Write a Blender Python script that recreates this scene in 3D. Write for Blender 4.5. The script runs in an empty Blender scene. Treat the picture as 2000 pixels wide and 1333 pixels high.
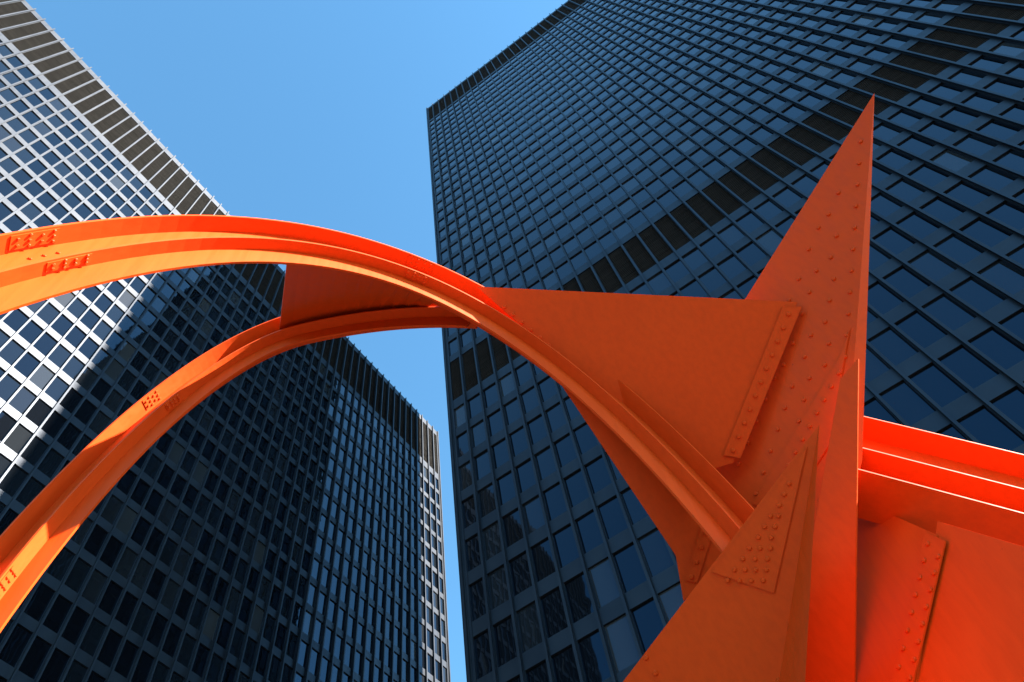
import bpy, bmesh, math, random
from mathutils import Vector, Matrix
random.seed(7)
S = bpy.context.scene
COL = S.collection
EYE = 1.65                                   # camera height above the plaza
# ------------------------------------------------------------------ camera
RIGHT = Vector((0.57237, -0.81247, -0.11079)).normalized()
DOWN = Vector((0.69458, 0.55220, -0.46112)).normalized()
FWD = Vector((0.43582, 0.18698, 0.88040)).normalized()
cam = bpy.data.cameras.new('camera'); cam.sensor_width = 36.0; cam.lens = 1530 / 2000 * 36
cam.clip_start = 0.05; cam.clip_end = 20000
co = bpy.data.objects.new('camera', cam); COL.objects.link(co)
m = Matrix((RIGHT, -DOWN, -FWD)).transposed().to_4x4(); m.translation = (0, 0, EYE)
co.matrix_world = m; S.camera = co
# ------------------------------------------------------------------ sky, sun, exposure
SUN = Vector((0.163, -1.0, 0.704)).normalized()      # towards the sun
EL = math.asin(SUN.z)
w = bpy.data.worlds.new('World'); S.world = w; w.use_nodes = True
wn = w.node_tree; bg = wn.nodes['Background']
sky = wn.nodes.new('ShaderNodeTexSky'); sky.sky_type = 'NISHITA'; sky.sun_disc = False
sky.sun_elevation = EL; sky.sun_rotation = math.atan2(SUN.x, SUN.y)
sky.air_density = 1.0; sky.dust_density = 0.05; sky.ozone_density = 1.6; sky.altitude = 180
tint = wn.nodes.new('ShaderNodeMixRGB'); tint.blend_type = 'MULTIPLY'; tint.inputs[0].default_value = 1.0
tint.inputs[2].default_value = (0.80, 1.32, 1.36, 1)            # clear, slightly cyan autumn sky
wn.links.new(sky.outputs[0], tint.inputs[1]); wn.links.new(tint.outputs[0], bg.inputs[0]); bg.inputs[1].default_value = 0.056
sl = bpy.data.lights.new('sun', 'SUN'); sl.energy = 5.0; sl.angle = math.radians(0.53); sl.color = (1.0, 0.92, 0.80)
so = bpy.data.objects.new('sun', sl); COL.objects.link(so)
so.rotation_euler = (-SUN).to_track_quat('-Z', 'Y').to_euler(); so.location = (0, 0, 300)
S.view_settings.view_transform = 'Standard'; S.view_settings.look = 'None'
S.view_settings.exposure = 2.5; S.view_settings.gamma = 1.0; S.view_settings.use_curve_mapping = False
S.render.engine = 'CYCLES'; S.cycles.max_bounces = 5; S.cycles.glossy_bounces = 3; S.cycles.diffuse_bounces = 3

# ------------------------------------------------------------------ materials
def new_mat(name):
    m = bpy.data.materials.new(name); m.use_nodes = True
    nt = m.node_tree; return m, nt, nt.nodes['Principled BSDF']
def N(nt, t, **kw):
    n = nt.nodes.new(t)
    for k, v in kw.items(): setattr(n, k, v)
    return n
def ramp(nt, src, p0, p1, c0, c1):
    r = N(nt, 'ShaderNodeValToRGB'); nt.links.new(src, r.inputs[0])
    r.color_ramp.elements[0].position = p0; r.color_ramp.elements[1].position = p1
    r.color_ramp.elements[0].color = (*c0, 1); r.color_ramp.elements[1].color = (*c1, 1)
    return r.outputs[0]
def noise(nt, vec, scale, detail=4, rough=0.55):
    n = N(nt, 'ShaderNodeTexNoise'); n.inputs['Scale'].default_value = scale
    n.inputs['Detail'].default_value = detail; n.inputs['Roughness'].default_value = rough
    nt.links.new(vec, n.inputs['Vector']); return n.outputs[0]
def mapping(nt, vec, scale):
    n = N(nt, 'ShaderNodeMapping'); n.inputs['Scale'].default_value = scale
    nt.links.new(vec, n.inputs[0]); return n.outputs[0]

def mat_orange():
    m, nt, p = new_mat('orange_red_paint')
    g = N(nt, 'ShaderNodeNewGeometry').outputs['Position']
    big = noise(nt, g, 0.7, 5); fine = noise(nt, g, 55, 3); streak = noise(nt, mapping(nt, g, (14, 14, 0.6)), 1.0, 6)
    c = ramp(nt, big, 0.3, 0.7, (0.62, 0.062, 0.0025), (0.65, 0.067, 0.003))
    mx = N(nt, 'ShaderNodeMixRGB'); mx.blend_type = 'MULTIPLY'; mx.inputs[0].default_value = 0.4
    nt.links.new(c, mx.inputs[1]); nt.links.new(ramp(nt, streak, 0.35, 0.62, (0.80, 0.72, 0.70), (1, 1, 1)), mx.inputs[2])
    # small scuffs where the primer shows
    sc = noise(nt, g, 9, 8, 0.72); mk = ramp(nt, sc, 0.70, 0.72, (0, 0, 0), (1, 1, 1))
    mx2 = N(nt, 'ShaderNodeMixRGB'); nt.links.new(mk, mx2.inputs[0]); nt.links.new(mx.outputs[0], mx2.inputs[1])
    mx2.inputs[2].default_value = (0.30, 0.035, 0.02, 1)
    nt.links.new(mx2.outputs[0], p.inputs['Base Color'])
    nt.links.new(ramp(nt, streak, 0.3, 0.7, (0.5,)*3, (0.62,)*3), p.inputs['Roughness'])
    p.inputs['Specular IOR Level'].default_value = 0.18
    b = N(nt, 'ShaderNodeBump'); b.inputs['Strength'].default_value = 0.12; b.inputs['Distance'].default_value = 0.004
    nt.links.new(fine, b.inputs['Height'])
    b2 = N(nt, 'ShaderNodeBump'); b2.inputs['Strength'].default_value = 0.12; b2.inputs['Distance'].default_value = 0.02
    nt.links.new(noise(nt, g, 1.6, 2), b2.inputs['Height']); nt.links.new(b.outputs[0], b2.inputs['Normal'])
    nt.links.new(b2.outputs[0], p.inputs['Normal'])
    return m
def mat_steel():
    m, nt, p = new_mat('graphite_painted_steel')
    g = N(nt, 'ShaderNodeNewGeometry').outputs['Position']
    n = noise(nt, g, 0.35, 4)
    nt.links.new(ramp(nt, n, 0.35, 0.65, (0.027, 0.032, 0.042), (0.036, 0.041, 0.051)), p.inputs['Base Color'])
    p.inputs['Metallic'].default_value = 0.75; p.inputs['Roughness'].default_value = 0.5
    st = noise(nt, mapping(nt, g, (3, 3, 0.25)), 1.0, 4)
    nt.links.new(ramp(nt, st, 0.3, 0.7, (0.42,)*3, (0.52,)*3), p.inputs['Roughness'])
    b = N(nt, 'ShaderNodeBump'); b.inputs['Strength'].default_value = 0.25; b.inputs['Distance'].default_value = 0.01
    nt.links.new(noise(nt, g, 2.2, 2), b.inputs['Height']); nt.links.new(b.outputs[0], p.inputs['Normal'])
    return m
def mat_louvre():
    m, nt, p = new_mat('dark_louvre_metal')
    g = N(nt, 'ShaderNodeNewGeometry').outputs['Position']
    n = noise(nt, mapping(nt, g, (0.5, 0.5, 5)), 1.0, 5)
    nt.links.new(ramp(nt, n, 0.3, 0.7, (0.018, 0.017, 0.016), (0.042, 0.039, 0.036)), p.inputs['Base Color'])
    p.inputs['Roughness'].default_value = 0.85; p.inputs['Specular IOR Level'].default_value = 0.1
    return m
def mat_glass():
    m, nt, p = new_mat('tinted_window_glass')
    g = N(nt, 'ShaderNodeNewGeometry').outputs['Position']
    at = N(nt, 'ShaderNodeAttribute'); at.attribute_name = 'tone'
    r = N(nt, 'ShaderNodeValToRGB'); nt.links.new(at.outputs['Fac'], r.inputs[0])
    r.color_ramp.interpolation = 'CONSTANT'; e = r.color_ramp.elements
    e[0].position = 0; e[0].color = (0.003, 0.004, 0.006, 1)
    e[1].position = 0.45; e[1].color = (0.006, 0.008, 0.011, 1)
    for q, c in ((0.75, (0.011, 0.013, 0.016)), (0.9, (0.024, 0.027, 0.030)), (0.965, (0.032, 0.033, 0.034))):
        x = e.new(q); x.color = (*c, 1)
    nt.links.new(r.outputs[0], p.inputs['Base Color'])
    p.inputs['Roughness'].default_value = 0.02; p.inputs['IOR'].default_value = 1.52
    p.inputs['Specular IOR Level'].default_value = 0.5; p.inputs['Specular Tint'].default_value = (0.28, 0.62, 1.0, 1)
    b = N(nt, 'ShaderNodeBump'); b.inputs['Strength'].default_value = 1.0; b.inputs['Distance'].default_value = 0.003
    nt.links.new(noise(nt, g, 0.9, 1), b.inputs['Height']); nt.links.new(b.outputs[0], p.inputs['Normal'])
    return m
def mat_plain(name, c, rough=0.7, scale=3.0, var=0.25, metal=0.0):
    m, nt, p = new_mat(name)
    g = N(nt, 'ShaderNodeNewGeometry').outputs['Position']
    nt.links.new(ramp(nt, noise(nt, g, scale, 5), 0.3, 0.7, [v*(1-var) for v in c], [v*(1+var) for v in c]), p.inputs['Base Color'])
    p.inputs['Roughness'].default_value = rough; p.inputs['Metallic'].default_value = metal
    return m
ORANGE, STEEL, LOUVRE, GLASS = mat_orange(), mat_steel(), mat_louvre(), mat_glass()
CORE = mat_plain('dark_core_wall', (0.012, 0.012, 0.013), 0.8)
BRICK = mat_plain('roof_gravel', (0.25, 0.24, 0.22), 0.95)
GRANITE = mat_plain('grey_granite_paving', (0.070, 0.062, 0.055), 0.75, 0.8, 0.12)

# ------------------------------------------------------------------ helpers
def link(o, parent=None):
    COL.objects.link(o)
    if parent: o.parent = parent
    return o
def tag(o, label=None, cat=None, kind=None):
    if label: o['label'] = label
    if cat: o['category'] = cat
    if kind: o['kind'] = kind
    return o
def empty(name, loc, rz=0):
    o = bpy.data.objects.new(name, None); o.location = loc; o.rotation_euler = (0, 0, rz); o.empty_display_size = 0.5
    return link(o)
class MB:
    """plain vertex / face collector"""
    def __init__(s): s.v = []; s.f = []; s.t = []
    def box(s, x0, x1, y0, y1, z0, z1, tone=0.0):
        b = len(s.v)
        s.v += [(x0,y0,z0),(x1,y0,z0),(x1,y1,z0),(x0,y1,z0),(x0,y0,z1),(x1,y0,z1),(x1,y1,z1),(x0,y1,z1)]
        s.f += [tuple(b+i for i in q) for q in ((0,3,2,1),(4,5,6,7),(0,1,5,4),(1,2,6,5),(2,3,7,6),(3,0,4,7))]
        s.t += [tone]*6; return s
    def pane(s, x0, x1, y, z0, z1, tone, tilt):
        b = len(s.v); d = tilt
        s.v += [(x0,y+d[0],z0),(x1,y+d[1],z0),(x1,y+d[2],z1),(x0,y+d[3],z1),
                (x0,y+.03,z0),(x1,y+.03,z0),(x1,y+.03,z1),(x0,y+.03,z1)]
        s.f += [tuple(b+i for i in q) for q in ((0,1,2,3),(4,7,6,5),(0,4,5,1),(1,5,6,2),(2,6,7,3),(3,7,4,0))]
        s.t += [tone]*6; return s
    def mesh(s, name, mat, tone=False):
        me = bpy.data.meshes.new(name); me.from_pydata(s.v, [], s.f); me.materials.append(mat)
        if tone:
            a = me.attributes.new('tone', 'FLOAT', 'FACE'); a.data.foreach_set('value', s.t)
        return me
    def build(s, name, mat, parent=None, tone=False):
        return link(bpy.data.objects.new(name, s.mesh(name, mat, tone)), parent)
def rtilt():                                      # a flat pane never sits perfectly true
    a, b = random.gauss(0, .0045), random.gauss(0, .006)
    return (a+b, -a+b, -a-b, a-b)
def project(p):
    q = Vector(p) - Vector((0, 0, EYE)); zc = q.dot(FWD)
    if zc < 0.1: return None
    return 1000 + 1530*q.dot(RIGHT)/zc, 666.5 + 1530*q.dot(DOWN)/zc

# ------------------------------------------------------------------ ground
GB = 4000
tag(MB().box(-GB, GB, -GB, GB, -0.5, 0).build('plaza_ground', GRANITE), kind='structure')

# ------------------------------------------------------------------ towers
MOD = 1.42
PANE_VARIANTS = {}
def pane_mesh(wd, ht, tone):
    key = (round(wd, 3), round(ht, 3), tone, random.randrange(5))
    if key not in PANE_VARIANTS:
        PANE_VARIANTS[key] = MB().pane(-wd/2, wd/2, 0, 0, ht, tone, rtilt()).mesh('window_pane', GLASS, True)
    return PANE_VARIANTS[key]
TONES = (0.2, 0.6, 0.8, 0.93, 0.98)
def rtone():
    r = random.random()
    return 0.2 if r < .55 else 0.6 if r < .84 else 0.8 if r < .965 else 0.93 if r < .992 else 0.98
def facade(root, nb, rows, bands, ztop, single):
    """plaza face in the root's own axes: x along the face, y inward, z up.
    rows: (window sill z, window head z); bands: louvre (z0, z1)."""
    zbase = rows[0][0] - 1.0
    cells_w, cells_s = [], []
    edges = sorted([(a, b) for a, b in rows] + [(a, b) for a, b in bands])
    sp = [(zbase, edges[0][0])] + [(edges[i][1], edges[i+1][0]) for i in range(len(edges)-1)] + [(edges[-1][1], ztop)]
    mw = root.matrix_world
    for k in range(nb):
        xc = (k+.5)*MOD
        for a, b in rows: cells_w.append((xc, a, b))
        for a, b in sp: cells_s.append((xc, a, b))
    def size(c):
        q = project(mw @ Vector((c[0], 0, (c[1]+c[2])/2)))
        if q is None or not (-30 < q[0] < 2030 and -30 < q[1] < 1363): return 0
        return 1/(mw @ Vector((c[0], 0, (c[1]+c[2])/2)) - Vector((0, 0, EYE))).length
    hw = MOD/2 - .085
    for cells, nm in ((cells_w, 'window_pane'), (cells_s, 'spandrel_panel')):
        cells.sort(key=size, reverse=True)
        rest = MB(); spm = {}
        for i, (xc, a, b) in enumerate(cells):
            one = single and i < 298 and size((xc, a, b)) > 0
            if nm == 'window_pane':
                t = rtone()
                if one:
                    o = link(bpy.data.objects.new(nm, pane_mesh(2*hw, b-a, t)), root); o.location = (xc, .10, a)
                else: rest.pane(xc-hw, xc+hw, .10, a, b, t, rtilt())
            else:
                if one:
                    k = round(b-a, 3)
                    if k not in spm: spm[k] = MB().box(-hw, hw, -.012, .16, 0.012, b-a-.012).mesh(nm, STEEL)
                    o = link(bpy.data.objects.new(nm, spm[k]), root); o.location = (xc, random.uniform(-.004, .004), a)
                else:
                    j = random.uniform(-.004, .004); rest.box(xc-hw, xc+hw, -.012+j, .16, a+.012, b-.012)
        o = rest.build(nm + 's', GLASS if nm == 'window_pane' else STEEL, root, nm == 'window_pane')
        tag(o, kind='stuff')
    # mullions: an I section standing proud, with its backing strip
    me = MB()
    h0, h1 = zbase, ztop + .18
    me.box(-.10, .10, .004, .15, h0, ztop-.02); me.box(-.016, .016, -.20, .002, h0, h1)
    me.box(-.07, .07, -.222, -.202, h0, h1)
    me = me.mesh('mullion', STEEL)
    if single:
        for k in range(nb+1):
            o = link(bpy.data.objects.new('mullion', me), root); o.location = (k*MOD, 0, 0)
    else:
        al = MB()
        for k in range(nb+1):
            b = len(al.v); al.v += [(v.co.x + k*MOD, v.co.y, v.co.z) for v in me.vertices]
            al.f += [tuple(i+b for i in p.vertices) for p in me.polygons]
        tag(al.build('side_mullions', STEEL, root), kind='stuff')
    # louvre panels of the plant storeys
    for a, b in bands:
        lm = MB(); nsl = max(6, int((b-a)/.22))
        lm.box(-hw, hw, .14, .2, a+.002, b-.002)
        for i in range(nsl):
            z = a + (i+.15)*(b-a)/nsl; lm.box(-hw, hw, .06, .138, z, z+.05)
        lm = lm.mesh('louvre_panel', LOUVRE)
        if single:
            for k in range(nb):
                o = link(bpy.data.objects.new('louvre_panel', lm), root); o.location = ((k+.5)*MOD, 0, 0)
        else:
            al = MB()
            for k in range(nb): al.box((k+.5)*MOD-hw, (k+.5)*MOD+hw, .1, .2, a, b)
            tag(al.build('side_louvres', LOUVRE, root), kind='stuff')
def tower(loc, rz, nb, nd, rows, bands, ztop, label):
    root = empty('office_tower', loc, rz); tag(root, label, 'office tower')
    bpy.context.view_layer.update()
    L, D = nb*MOD, nd*MOD
    facade(root, nb, rows, bands, ztop, True)
    # end faces, joined (never seen head-on, only mirrored in the glass opposite)
    for (px, py, rr) in ((0, D, -math.pi/2), (L, 0, math.pi/2)):
        before = set(COL.objects)
        tmp = empty('end', (0, 0, 0)); facade(tmp, nd, rows, bands, ztop, False)
        M = Matrix.Translation((px, py, 0)) @ Matrix.Rotation(rr, 4, 'Z')
        for o in [o for o in COL.objects if o not in before and o is not tmp]:
            o.data.transform(M); o.parent = root; o.name = 'end_' + o.name.split('.')[0].replace('side_', '')
        bpy.data.objects.remove(tmp)
    zb = rows[0][0] - 1.0
    MB().box(.3, L-.3, .3, D-.3, zb+.05, ztop-.25).build('core_wall', CORE, root)
    MB().box(.22, L-.22, .22, D-.22, ztop-.25, ztop-.1).build('roof', BRICK, root)
    MB().box(.02, L-.02, .02, D-.02, zb-.5, zb-.001).build('soffit', STEEL, root)
    MB().box(4, L-4, 4, D-4, .0, zb-.5).build('lobby_glass', GLASS, root, True)
    for (cx, cy) in ((0, 0), (L, 0), (L, D), (0, D)):
        sx = 1 if cx == 0 else -1; sy = 1 if cy == 0 else -1
        c = MB(); x0, x1 = sorted((cx-sx*.06, cx+sx*.30)); y0, y1 = sorted((cy-sy*.06, cy+sy*.30))
        c.box(x0, x1, y0, y1, zb+.01, ztop-.03); c.build('corner_post', STEEL, root)
    n = max(2, round(L/8.52))
    for i in range(n+1):
        for yy in (1.0, D-1.0):
            x = 1.0 + (L-2)*i/n
            MB().box(x-.45, x+.45, yy-.45, yy+.45, 0, zb-.5).build('column', STEEL, root)
    return root
dA, dB = 43.4, 26.25
rowsA = [(EYE + dA*(1.5954+.0803*k) - 2.61, EYE + dA*(1.5954+.0803*k)) for k in range(-16, 9)]
bandsA = [(EYE + dA*2.272, EYE + dA*2.515)]
tower((60.96-78*MOD, dA, 0), 0, 78, 21, rowsA, bandsA, EYE + dA*2.545,
      'steel and glass tower at left, sunlit white upper part, lower part in deep shadow')
rowsB = [(EYE + dB*(1.868-.1344*k) - 2.54, EYE + dB*(1.868-.1344*k)) for k in range(10, -1, -1)]
rowsB += [(EYE + dB*(2.276+.1343*k) - 2.54, EYE + dB*(2.276+.1343*k)) for k in range(26)]
bandsB = [(EYE + dB*1.915, EYE + dB*2.138), (EYE + dB*5.675, EYE + dB*6.09)]
tower((dB, 17.39, 0), -math.pi/2, 51, 24, rowsB, bandsB, EYE + dB*6.135,
      'tall dark glass tower wholly in shade, filling the right of the view')

# ------------------------------------------------------------------ sculpture: plain orange steel arches, plates and a spire
def P(u, v, d):                                   # a point in the place, d metres from the eye
    r = (RIGHT*(u-1000) + DOWN*(v-666.5) + FWD*1530).normalized()
    return Vector((0, 0, EYE)) + r*d
SC = empty('steel_sculpture', (5.6, 0.2, 0))
tag(SC, 'tall orange red bolted steel sculpture with arched beams and a leaning pointed spire', 'sculpture')
bpy.context.view_layer.update()
SCI = SC.matrix_world.inverted()
def finish(name, bm, parent, bevel=0.0, smooth=False):
    if bevel:
        bmesh.ops.bevel(bm, geom=[e for e in bm.edges if e.calc_face_angle(0) > .4], offset=bevel, segments=2, affect='EDGES', clamp_overlap=True)
    bmesh.ops.recalc_face_normals(bm, faces=bm.faces)
    me = bpy.data.meshes.new(name); bm.to_mesh(me); bm.free(); me.materials.append(ORANGE)
    if smooth:
        for p in me.polygons: p.use_smooth = True
    me.transform(SCI)
    return link(bpy.data.objects.new(name, me), parent)
def slab(name, pts, th, parent=SC, bevel=.006):
    """flat plate: polygon pts (world), thickness th away from the plaza side"""
    n = Vector((0, 0, 0))
    for i in range(len(pts)): n += pts[i].cross(pts[(i+1) % len(pts)])
    n.normalize(); c = sum(pts, Vector())/len(pts)
    if n.dot(Vector((0, 0, EYE)) - c) < 0: n = -n
    bm = bmesh.new()
    f = bm.faces.new([bm.verts.new(p) for p in pts])
    r = bmesh.ops.extrude_face_region(bm, geom=[f])
    bmesh.ops.translate(bm, vec=-n*th, verts=[v for v in r['geom'] if isinstance(v, bmesh.types.BMVert)])
    o = finish(name, bm, parent, bevel)
    return o, n
class Plane:
    def __init__(s, a, b, c):
        s.o = a; s.n = (b-a).cross(c-a).normalized()
        if s.n.dot(Vector((0, 0, EYE))-a) < 0: s.n = -s.n
    def at(s, u, v, lift=0.0):
        e = Vector((0, 0, EYE)); r = P(u, v, 1.0) - e
        t = (s.o - e).dot(s.n)/r.dot(s.n)
        return e + r*t + s.n*lift
BOLT = {}
def bolt_mesh(r):
    if r not in BOLT:
        bm = bmesh.new(); rings = []
        for rr, h in ((1.0, -.1), (1.0, .55), (.72, .85)):
            rings.append([bm.verts.new((r*rr*math.cos(i*math.pi/3), r*rr*math.sin(i*math.pi/3), r*h)) for i in range(6)])
        for a, b in zip(rings, rings[1:]):
            for i in range(6): bm.faces.new((a[i], a[(i+1) % 6], b[(i+1) % 6], b[i]))
        bm.faces.new(rings[-1])
        me = bpy.data.meshes.new('bolt'); bm.to_mesh(me); bm.free(); me.materials.append(ORANGE); BOLT[r] = me
    return BOLT[r]
def bolt(p, n, parent, r=.032):
    o = bpy.data.objects.new('bolt', bolt_mesh(r)); link(o, parent)
    q = n.to_track_quat('Z', 'Y') @ Matrix.Rotation(random.random()*1.05, 3, 'Z').to_quaternion()
    o.matrix_local = SCI @ (Matrix.Translation(p) @ q.to_matrix().to_4x4())
    return o
def lerp2(a, b, t): return (a[0]+(b[0]-a[0])*t, a[1]+(b[1]-a[1])*t)
def bolt_row(pl, a, b, n, parent, lift, r=.028):
    A, B = pl.at(*a, lift), pl.at(*b, lift)
    for i in range(n): bolt(A.lerp(B, i/(n-1) if n > 1 else 0), pl.n, parent, r)

def sweep(name, pts, frames, r0, r1, s0, s1, parent):
    bm = bmesh.new(); rings = []
    for p, (rad, bi) in zip(pts, frames):
        rings.append([bm.verts.new(p + rad*a + bi*b) for a, b in ((r0, s0), (r0, s1), (r1, s1), (r1, s0))])
    for A, B in zip(rings, rings[1:]):
        for i in range(4): bm.faces.new((A[i], A[(i+1) % 4], B[(i+1) % 4], B[i]))
    bm.faces.new(rings[0]); bm.faces.new(rings[-1][::-1])
    return finish(name, bm, parent)
def arch(pa, pb, zf, t0, t1, leg, sz, splices):
    """rib beam: web plate with two flanges along a curve in an upright plane; zf(t) is height above the eye"""
    du = Vector((pb[0]-pa[0], pb[1]-pa[1], 0)); n = 72
    pts = []
    for i in range(n+1):
        th = t0 + (t1-t0)*i/n
        t, z = zf(th); pts.append(Vector((pa[0], pa[1], EYE)) + du*t + Vector((0, 0, z)))
    if leg:
        e = pts[-1]; k = 14
        pts += [Vector((e.x, e.y, e.z*(1-j/k))) for j in range(1, k+1)]
    bi = du.cross(Vector((0, 0, 1))).normalized()
    if bi.dot(Vector((0, 0, EYE)) - pts[n//2]) < 0: bi = -bi
    fr = []
    for i in range(len(pts)):
        tg = (pts[min(i+1, len(pts)-1)] - pts[max(i-1, 0)]).normalized()
        rad = tg.cross(bi); 
        fr.append((rad, bi))
    mid = fr[n//2][0]
    if mid.z < 0: fr = [(-a, b) for a, b in fr]
    w0, w1, fo, fi = sz
    web = sweep('arch_web', pts, fr, w0, w1, -.014, .014, SC)
    sweep('outer_flange', pts, fr, w1+.001, w1+.028, -fo, fo, web)
    zi = w0 + (w1-w0)*.42
    for s in (-1, 1):
        sweep('inner_flange', pts, fr, zi-.014, zi+.014, s*.015, s*fi, web)
    for k in splices:
        a, b = max(0, k-1), min(len(pts)-1, k+1)
        # cover plates with staggered bolts on both flange soffits and on the web
        for (r0, r1, s0, s1) in ((w1-.010, w1-.001, .05, fo-.02), (zi-.024, zi-.0145, .05, fi-.02)):
            pl = sweep('splice_plate', pts[a:b+1], fr[a:b+1], r0, r1, s0, s1, web)
            for i, f in enumerate((.12, .37, .62, .87)):
                q = a + (b-a)*f; j = int(q); fq = q - j
                p = pts[j].lerp(pts[min(j+1, b)], fq); rad = fr[j][0]
                for g in ((.28, .72) if i % 2 else (.12, .5, .88)):
                    bolt(p + rad*r0 + bi*(s0+(s1-s0)*g), -rad, pl, .019)
        for f in (.2, .5, .8):
            q = a + (b-a)*f; j = int(q); p = pts[j].lerp(pts[min(j+1, b)], q-j); rad = fr[j][0]
            for g in (.35, .65): bolt(p + rad*(zi+(w1-zi)*g) + bi*.014, bi, web, .019)
    return web, pts, fr
def z1(th): return 0.52 - .63*math.cos(th), 1.1 + 9.0*math.sin(th)
arch1, pts1, fr1 = arch((6.5, .76), (.06, 4.6), z1, math.radians(32), math.radians(179), True, (-.46, .25, .22, .17), (27, 51))
def z2(th): return .48 - (.92 if th < math.pi/2 else .46)*math.cos(th), 4.12 + 6.6*math.sin(th)
arch2, pts2, fr2 = arch((4.4, 1.99), (2.0, 7.4), z2, math.radians(62.1), math.radians(179), True, (-.34, .26, .22, .17), (41, 61))

# plain web in the fork of the two arches: straight rulings from one rib to the other
def rib(pts, fr, off, u0, u1, n):
    q = [(project(p + f[0]*off)[0], p + f[0]*off) for p, f in zip(pts, fr) if project(p + f[0]*off)]
    out = []
    for k in range(n+1):
        u = u0 + (u1-u0)*k/n
        out.append(next(
            (a[1].lerp(b[1], (u-a[0])/(b[0]-a[0])) for a, b in zip(q, q[1:]) if min(a[0], b[0]) <= u <= max(a[0], b[0])), q[0][1]))
    return out
ra = rib(pts1, fr1, -.44, 560, 850, 12); rb = rib(pts2, fr2, .25, 545, 835, 12)
bm = bmesh.new(); va = []; nrm = (ra[6]-ra[0]).cross(rb[0]-ra[0]).normalized()*.015
for k in range(13): va.append([bm.verts.new(p) for p in (ra[k]+nrm, rb[k]+nrm, rb[k]-nrm, ra[k]-nrm)])
for k in range(12):
    for i in range(4): bm.faces.new((va[k][i], va[k][(i+1) % 4], va[k+1][(i+1) % 4], va[k+1][i]))
bm.faces.new(va[0]); bm.faces.new(va[-1])
finish('fork_web', bm, SC)

# gusset plate between the right haunch of the big arch and the spire
G = Plane(P(965, 555, 10.85), P(1380, 900, 10.15), P(1555, 575, 10.35))
gus, gn = slab('gusset_plate', [G.at(*q) for q in ((930, 560), (1558, 590), (1432, 905), (1350, 930))], .04)
gs, _ = slab('splice_plate', [G.at(*q, .03) for q in ((1528, 600), (1566, 600), (1446, 896), (1412, 890))], .028, gus)
bolt_row(G, (1540, 615), (1432, 880), 11, gs, .03)
bolt_row(G, (985, 600), (1340, 905), 20, gus, .0)

# leaning spire: a slender four-sided point
T = P(1708, 182, 11.2); SL = P(1320, 800, 11.0); SM = P(1640, 1075, 9.7); SR = P(1684, 900, 9.9); SB = P(1540, 800, 12.0)
def hull(name, tri, parent, bevel=.006):
    bm = bmesh.new(); vm = {}
    for f in tri:
        vs = []
        for p in f:
            k = tuple(round(c, 5) for c in p)
            if k not in vm: vm[k] = bm.verts.new(p)
            vs.append(vm[k])
        bm.faces.new(vs)
    return finish(name, bm, parent, bevel)
F1 = Plane(T, SL, SM); SQ = F1.at(1430, 1015)
spire = hull('spire', [(T, SL, SQ, SM), (T, SM, SR), (T, SR, SB), (T, SB, SL), (SL, SB, SQ), (SQ, SB, SM), (SM, SB, SR)], SC, .012)
seam, _ = slab('splice_plate', [F1.at(*q, .022) for q in ((1640, 700), (1662, 640), (1622, 870), (1530, 1010), (1470, 985))], .02, spire)
for i in range(18):                               # rows of bolts following the plate edges
    v = 235 + i*42; xr = 1700 - (v-182)*.072; xl = max(1708 - (v-182)*.46, 1560 - (v-600)*.42 if v > 600 else 0)
    n = min(5, 1 + int((xr-xl-14)//36))
    for j in range(n):
        u = xr - 12 - (xr-xl-24)*(j/(n-1) if n > 1 else 0)
        if u < 1655 - max(0, v-720)*.55 or v < 700: bolt(F1.at(u, v + 16*(j % 2)), F1.n, spire, .027)
bolt_row(F1, (1640, 730), (1500, 985), 11, seam, .022, .027)

# folded pier below
K = P(1600, 830, 8.2)
FL, FM, FR, FB = P(1180, 1380, 9.0), P(1514, 1380, 8.4), P(1570, 1380, 7.7), P(1460, 1380, 10.4)
ring = (FL, FM, FR, FB); foot = [Vector(q) for q in ((7.2, 2.6, 0), (7.0, 1.3, 0), (6.6, .8, 0), (8.0, 1.8, 0))]
pier = hull('pier', [(K, FL, FM), (K, FM, FR), (K, FR, FB), (K, FB, FL), tuple(foot)] +
            [(ring[i], foot[i], foot[(i+1) % 4], ring[(i+1) % 4]) for i in range(4)], SC, .012)
F2 = Plane(K, FL, FM); F3 = Plane(K, FM, FR)
cap, _ = slab('splice_plate', [F2.at(*q, .02) for q in ((1578, 872), (1390, 1118), (1513, 1160))], .018, pier)
for i, v in enumerate(range(945, 1145, 21)):
    ul = 1578 - (v-872)*.70; ur = 1572 - (v-872)*.20
    n = max(1, int((ur-ul-16)//23))
    for j in range(n): bolt(F2.at(ul + 16 + (ur-ul-32)*(j+.5)/n, v, .02), F2.n, cap, .024)
bolt_row(F2, (1262, 1285), (1300, 1345), 3, pier, 0); bolt_row(F3, (1530, 1130), (1522, 1330), 7, pier, 0)

# stay plate under the haunch, left of the pier
H = Plane(P(1100, 745, 10.2), P(1330, 1170, 9.6), P(1450, 1010, 9.75))
stay, _ = slab('stay_plate', [H.at(*q) for q in ((1085, 735), (1320, 1085), (1335, 1175), (1400, 1110), (1470, 1010), (1330, 915))], .04)
ss, _ = slab('splice_plate', [H.at(*q, .022) for q in ((1378, 1000), (1402, 1012), (1362, 1140), (1338, 1135))], .02, stay)
bolt_row(H, (1388, 1015), (1350, 1128), 5, ss, .022)

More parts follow.
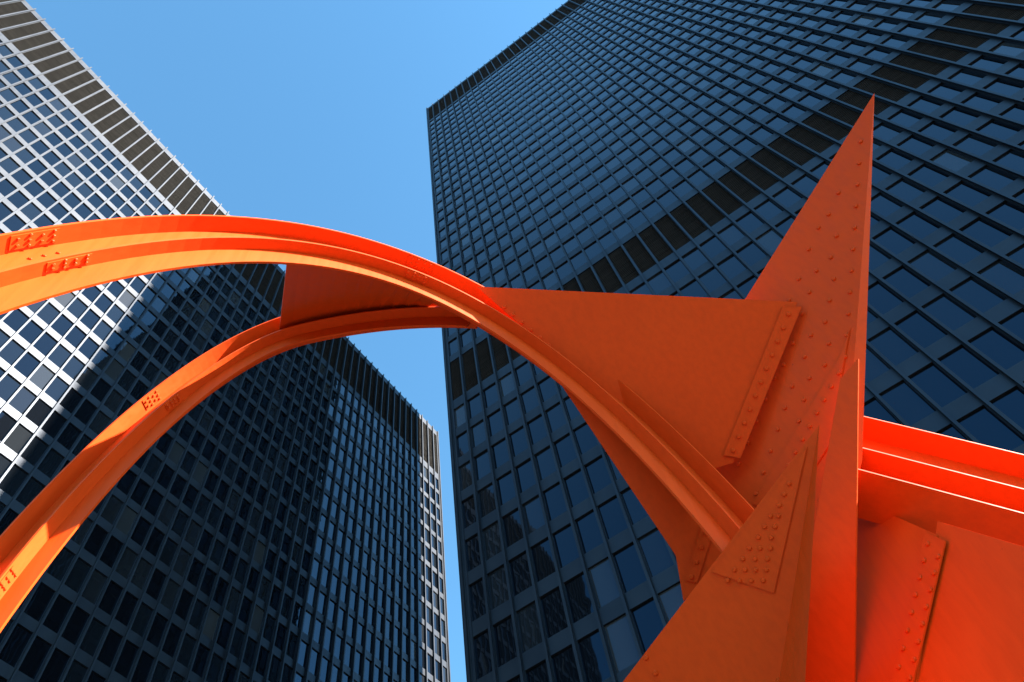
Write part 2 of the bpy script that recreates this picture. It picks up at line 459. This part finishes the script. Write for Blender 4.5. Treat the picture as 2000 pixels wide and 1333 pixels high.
# right-hand buttress plates and the straight beam above them
Bp = Plane(P(1680, 980, 10.4), P(2000, 1120, 8.6), P(1700, 1333, 9.3))
def drop(p, n):                                    # slide a point down its own plane to the paving
    d = (Vector((0, 0, -1)) + n*n.z).normalized(); return p + d*(p.z/-d.z)
but, _ = slab('buttress_plate', [Bp.at(1640, 960), Bp.at(1830, 1045), Bp.at(1770, 1450), drop(Bp.at(1770, 1450), Bp.n), drop(Bp.at(1600, 1450), Bp.n), Bp.at(1600, 1450)], .05)
but2, _ = slab('buttress_plate', [Bp.at(1826, 1015, -.03), Bp.at(2150, 1110, -.03), drop(Bp.at(2250, 1450, -.03), Bp.n), drop(Bp.at(1766, 1450, -.03), Bp.n), Bp.at(1766, 1450, -.03)], .05)
bs, _ = slab('splice_plate', [Bp.at(*q, .022) for q in ((1808, 1040), (1850, 1058), (1772, 1400), (1728, 1400))], .02, but)
bolt_row(Bp, (1816, 1065), (1742, 1380), 10, bs, .022); bolt_row(Bp, (1836, 1090), (1764, 1400), 10, bs, .022)
wingp = Plane(P(1640, 720, 9.7), P(1690, 800, 9.5), P(1650, 1333, 9.4))
wing, _ = slab('wing_plate', [wingp.at(*q) for q in ((1641, 740), (1676, 700), (1668, 1450), (1560, 1450), (1574, 1120))], .04)
def straight_beam(a, b, dep, fw, updir):
    ax = (b-a).normalized(); bi = ax.cross(updir).normalized(); up = bi.cross(ax).normalized()
    if bi.dot(Vector((0, 0, EYE))-a) < 0: bi = -bi
    pts = [a, a.lerp(b, .5), b]; fr = [(up, bi)]*3
    web = sweep('beam_web', pts, fr, -dep/2, dep/2, -.014, .014, SC)
    sweep('flange', pts, fr, dep/2+.001, dep/2+.018, -fw, fw, web)
    sweep('flange', pts, fr, -dep*.12, -dep*.12+.017, .015, fw, web)
    sweep('flange', pts, fr, -dep/2-.018, -dep/2-.001, -fw, fw, web)
    return web, ax, up, bi
bw, ax, up, bi = straight_beam(P(1650, 900, 10.3), P(2160, 1035, 10.6), 1.15, .32, Vector((0, 0, 1)))
# the far post that carries the beam's outer end (outside the picture)
be = P(2160, 1035, 10.6)
bm = bmesh.new()
ra = [bm.verts.new(be + ax*(-.25+.5*i) + bi*(.2-.4*j) + Vector((0, 0, .2))) for i, j in ((0, 0), (1, 0), (1, 1), (0, 1))]
rb = [bm.verts.new(Vector((v.co.x, v.co.y, 0))) for v in ra]
for i in range(4): bm.faces.new((ra[i], ra[(i+1) % 4], rb[(i+1) % 4], rb[i]))
bm.faces.new(ra); bm.faces.new(rb[::-1])
finish('beam_post', bm, SC, .01)
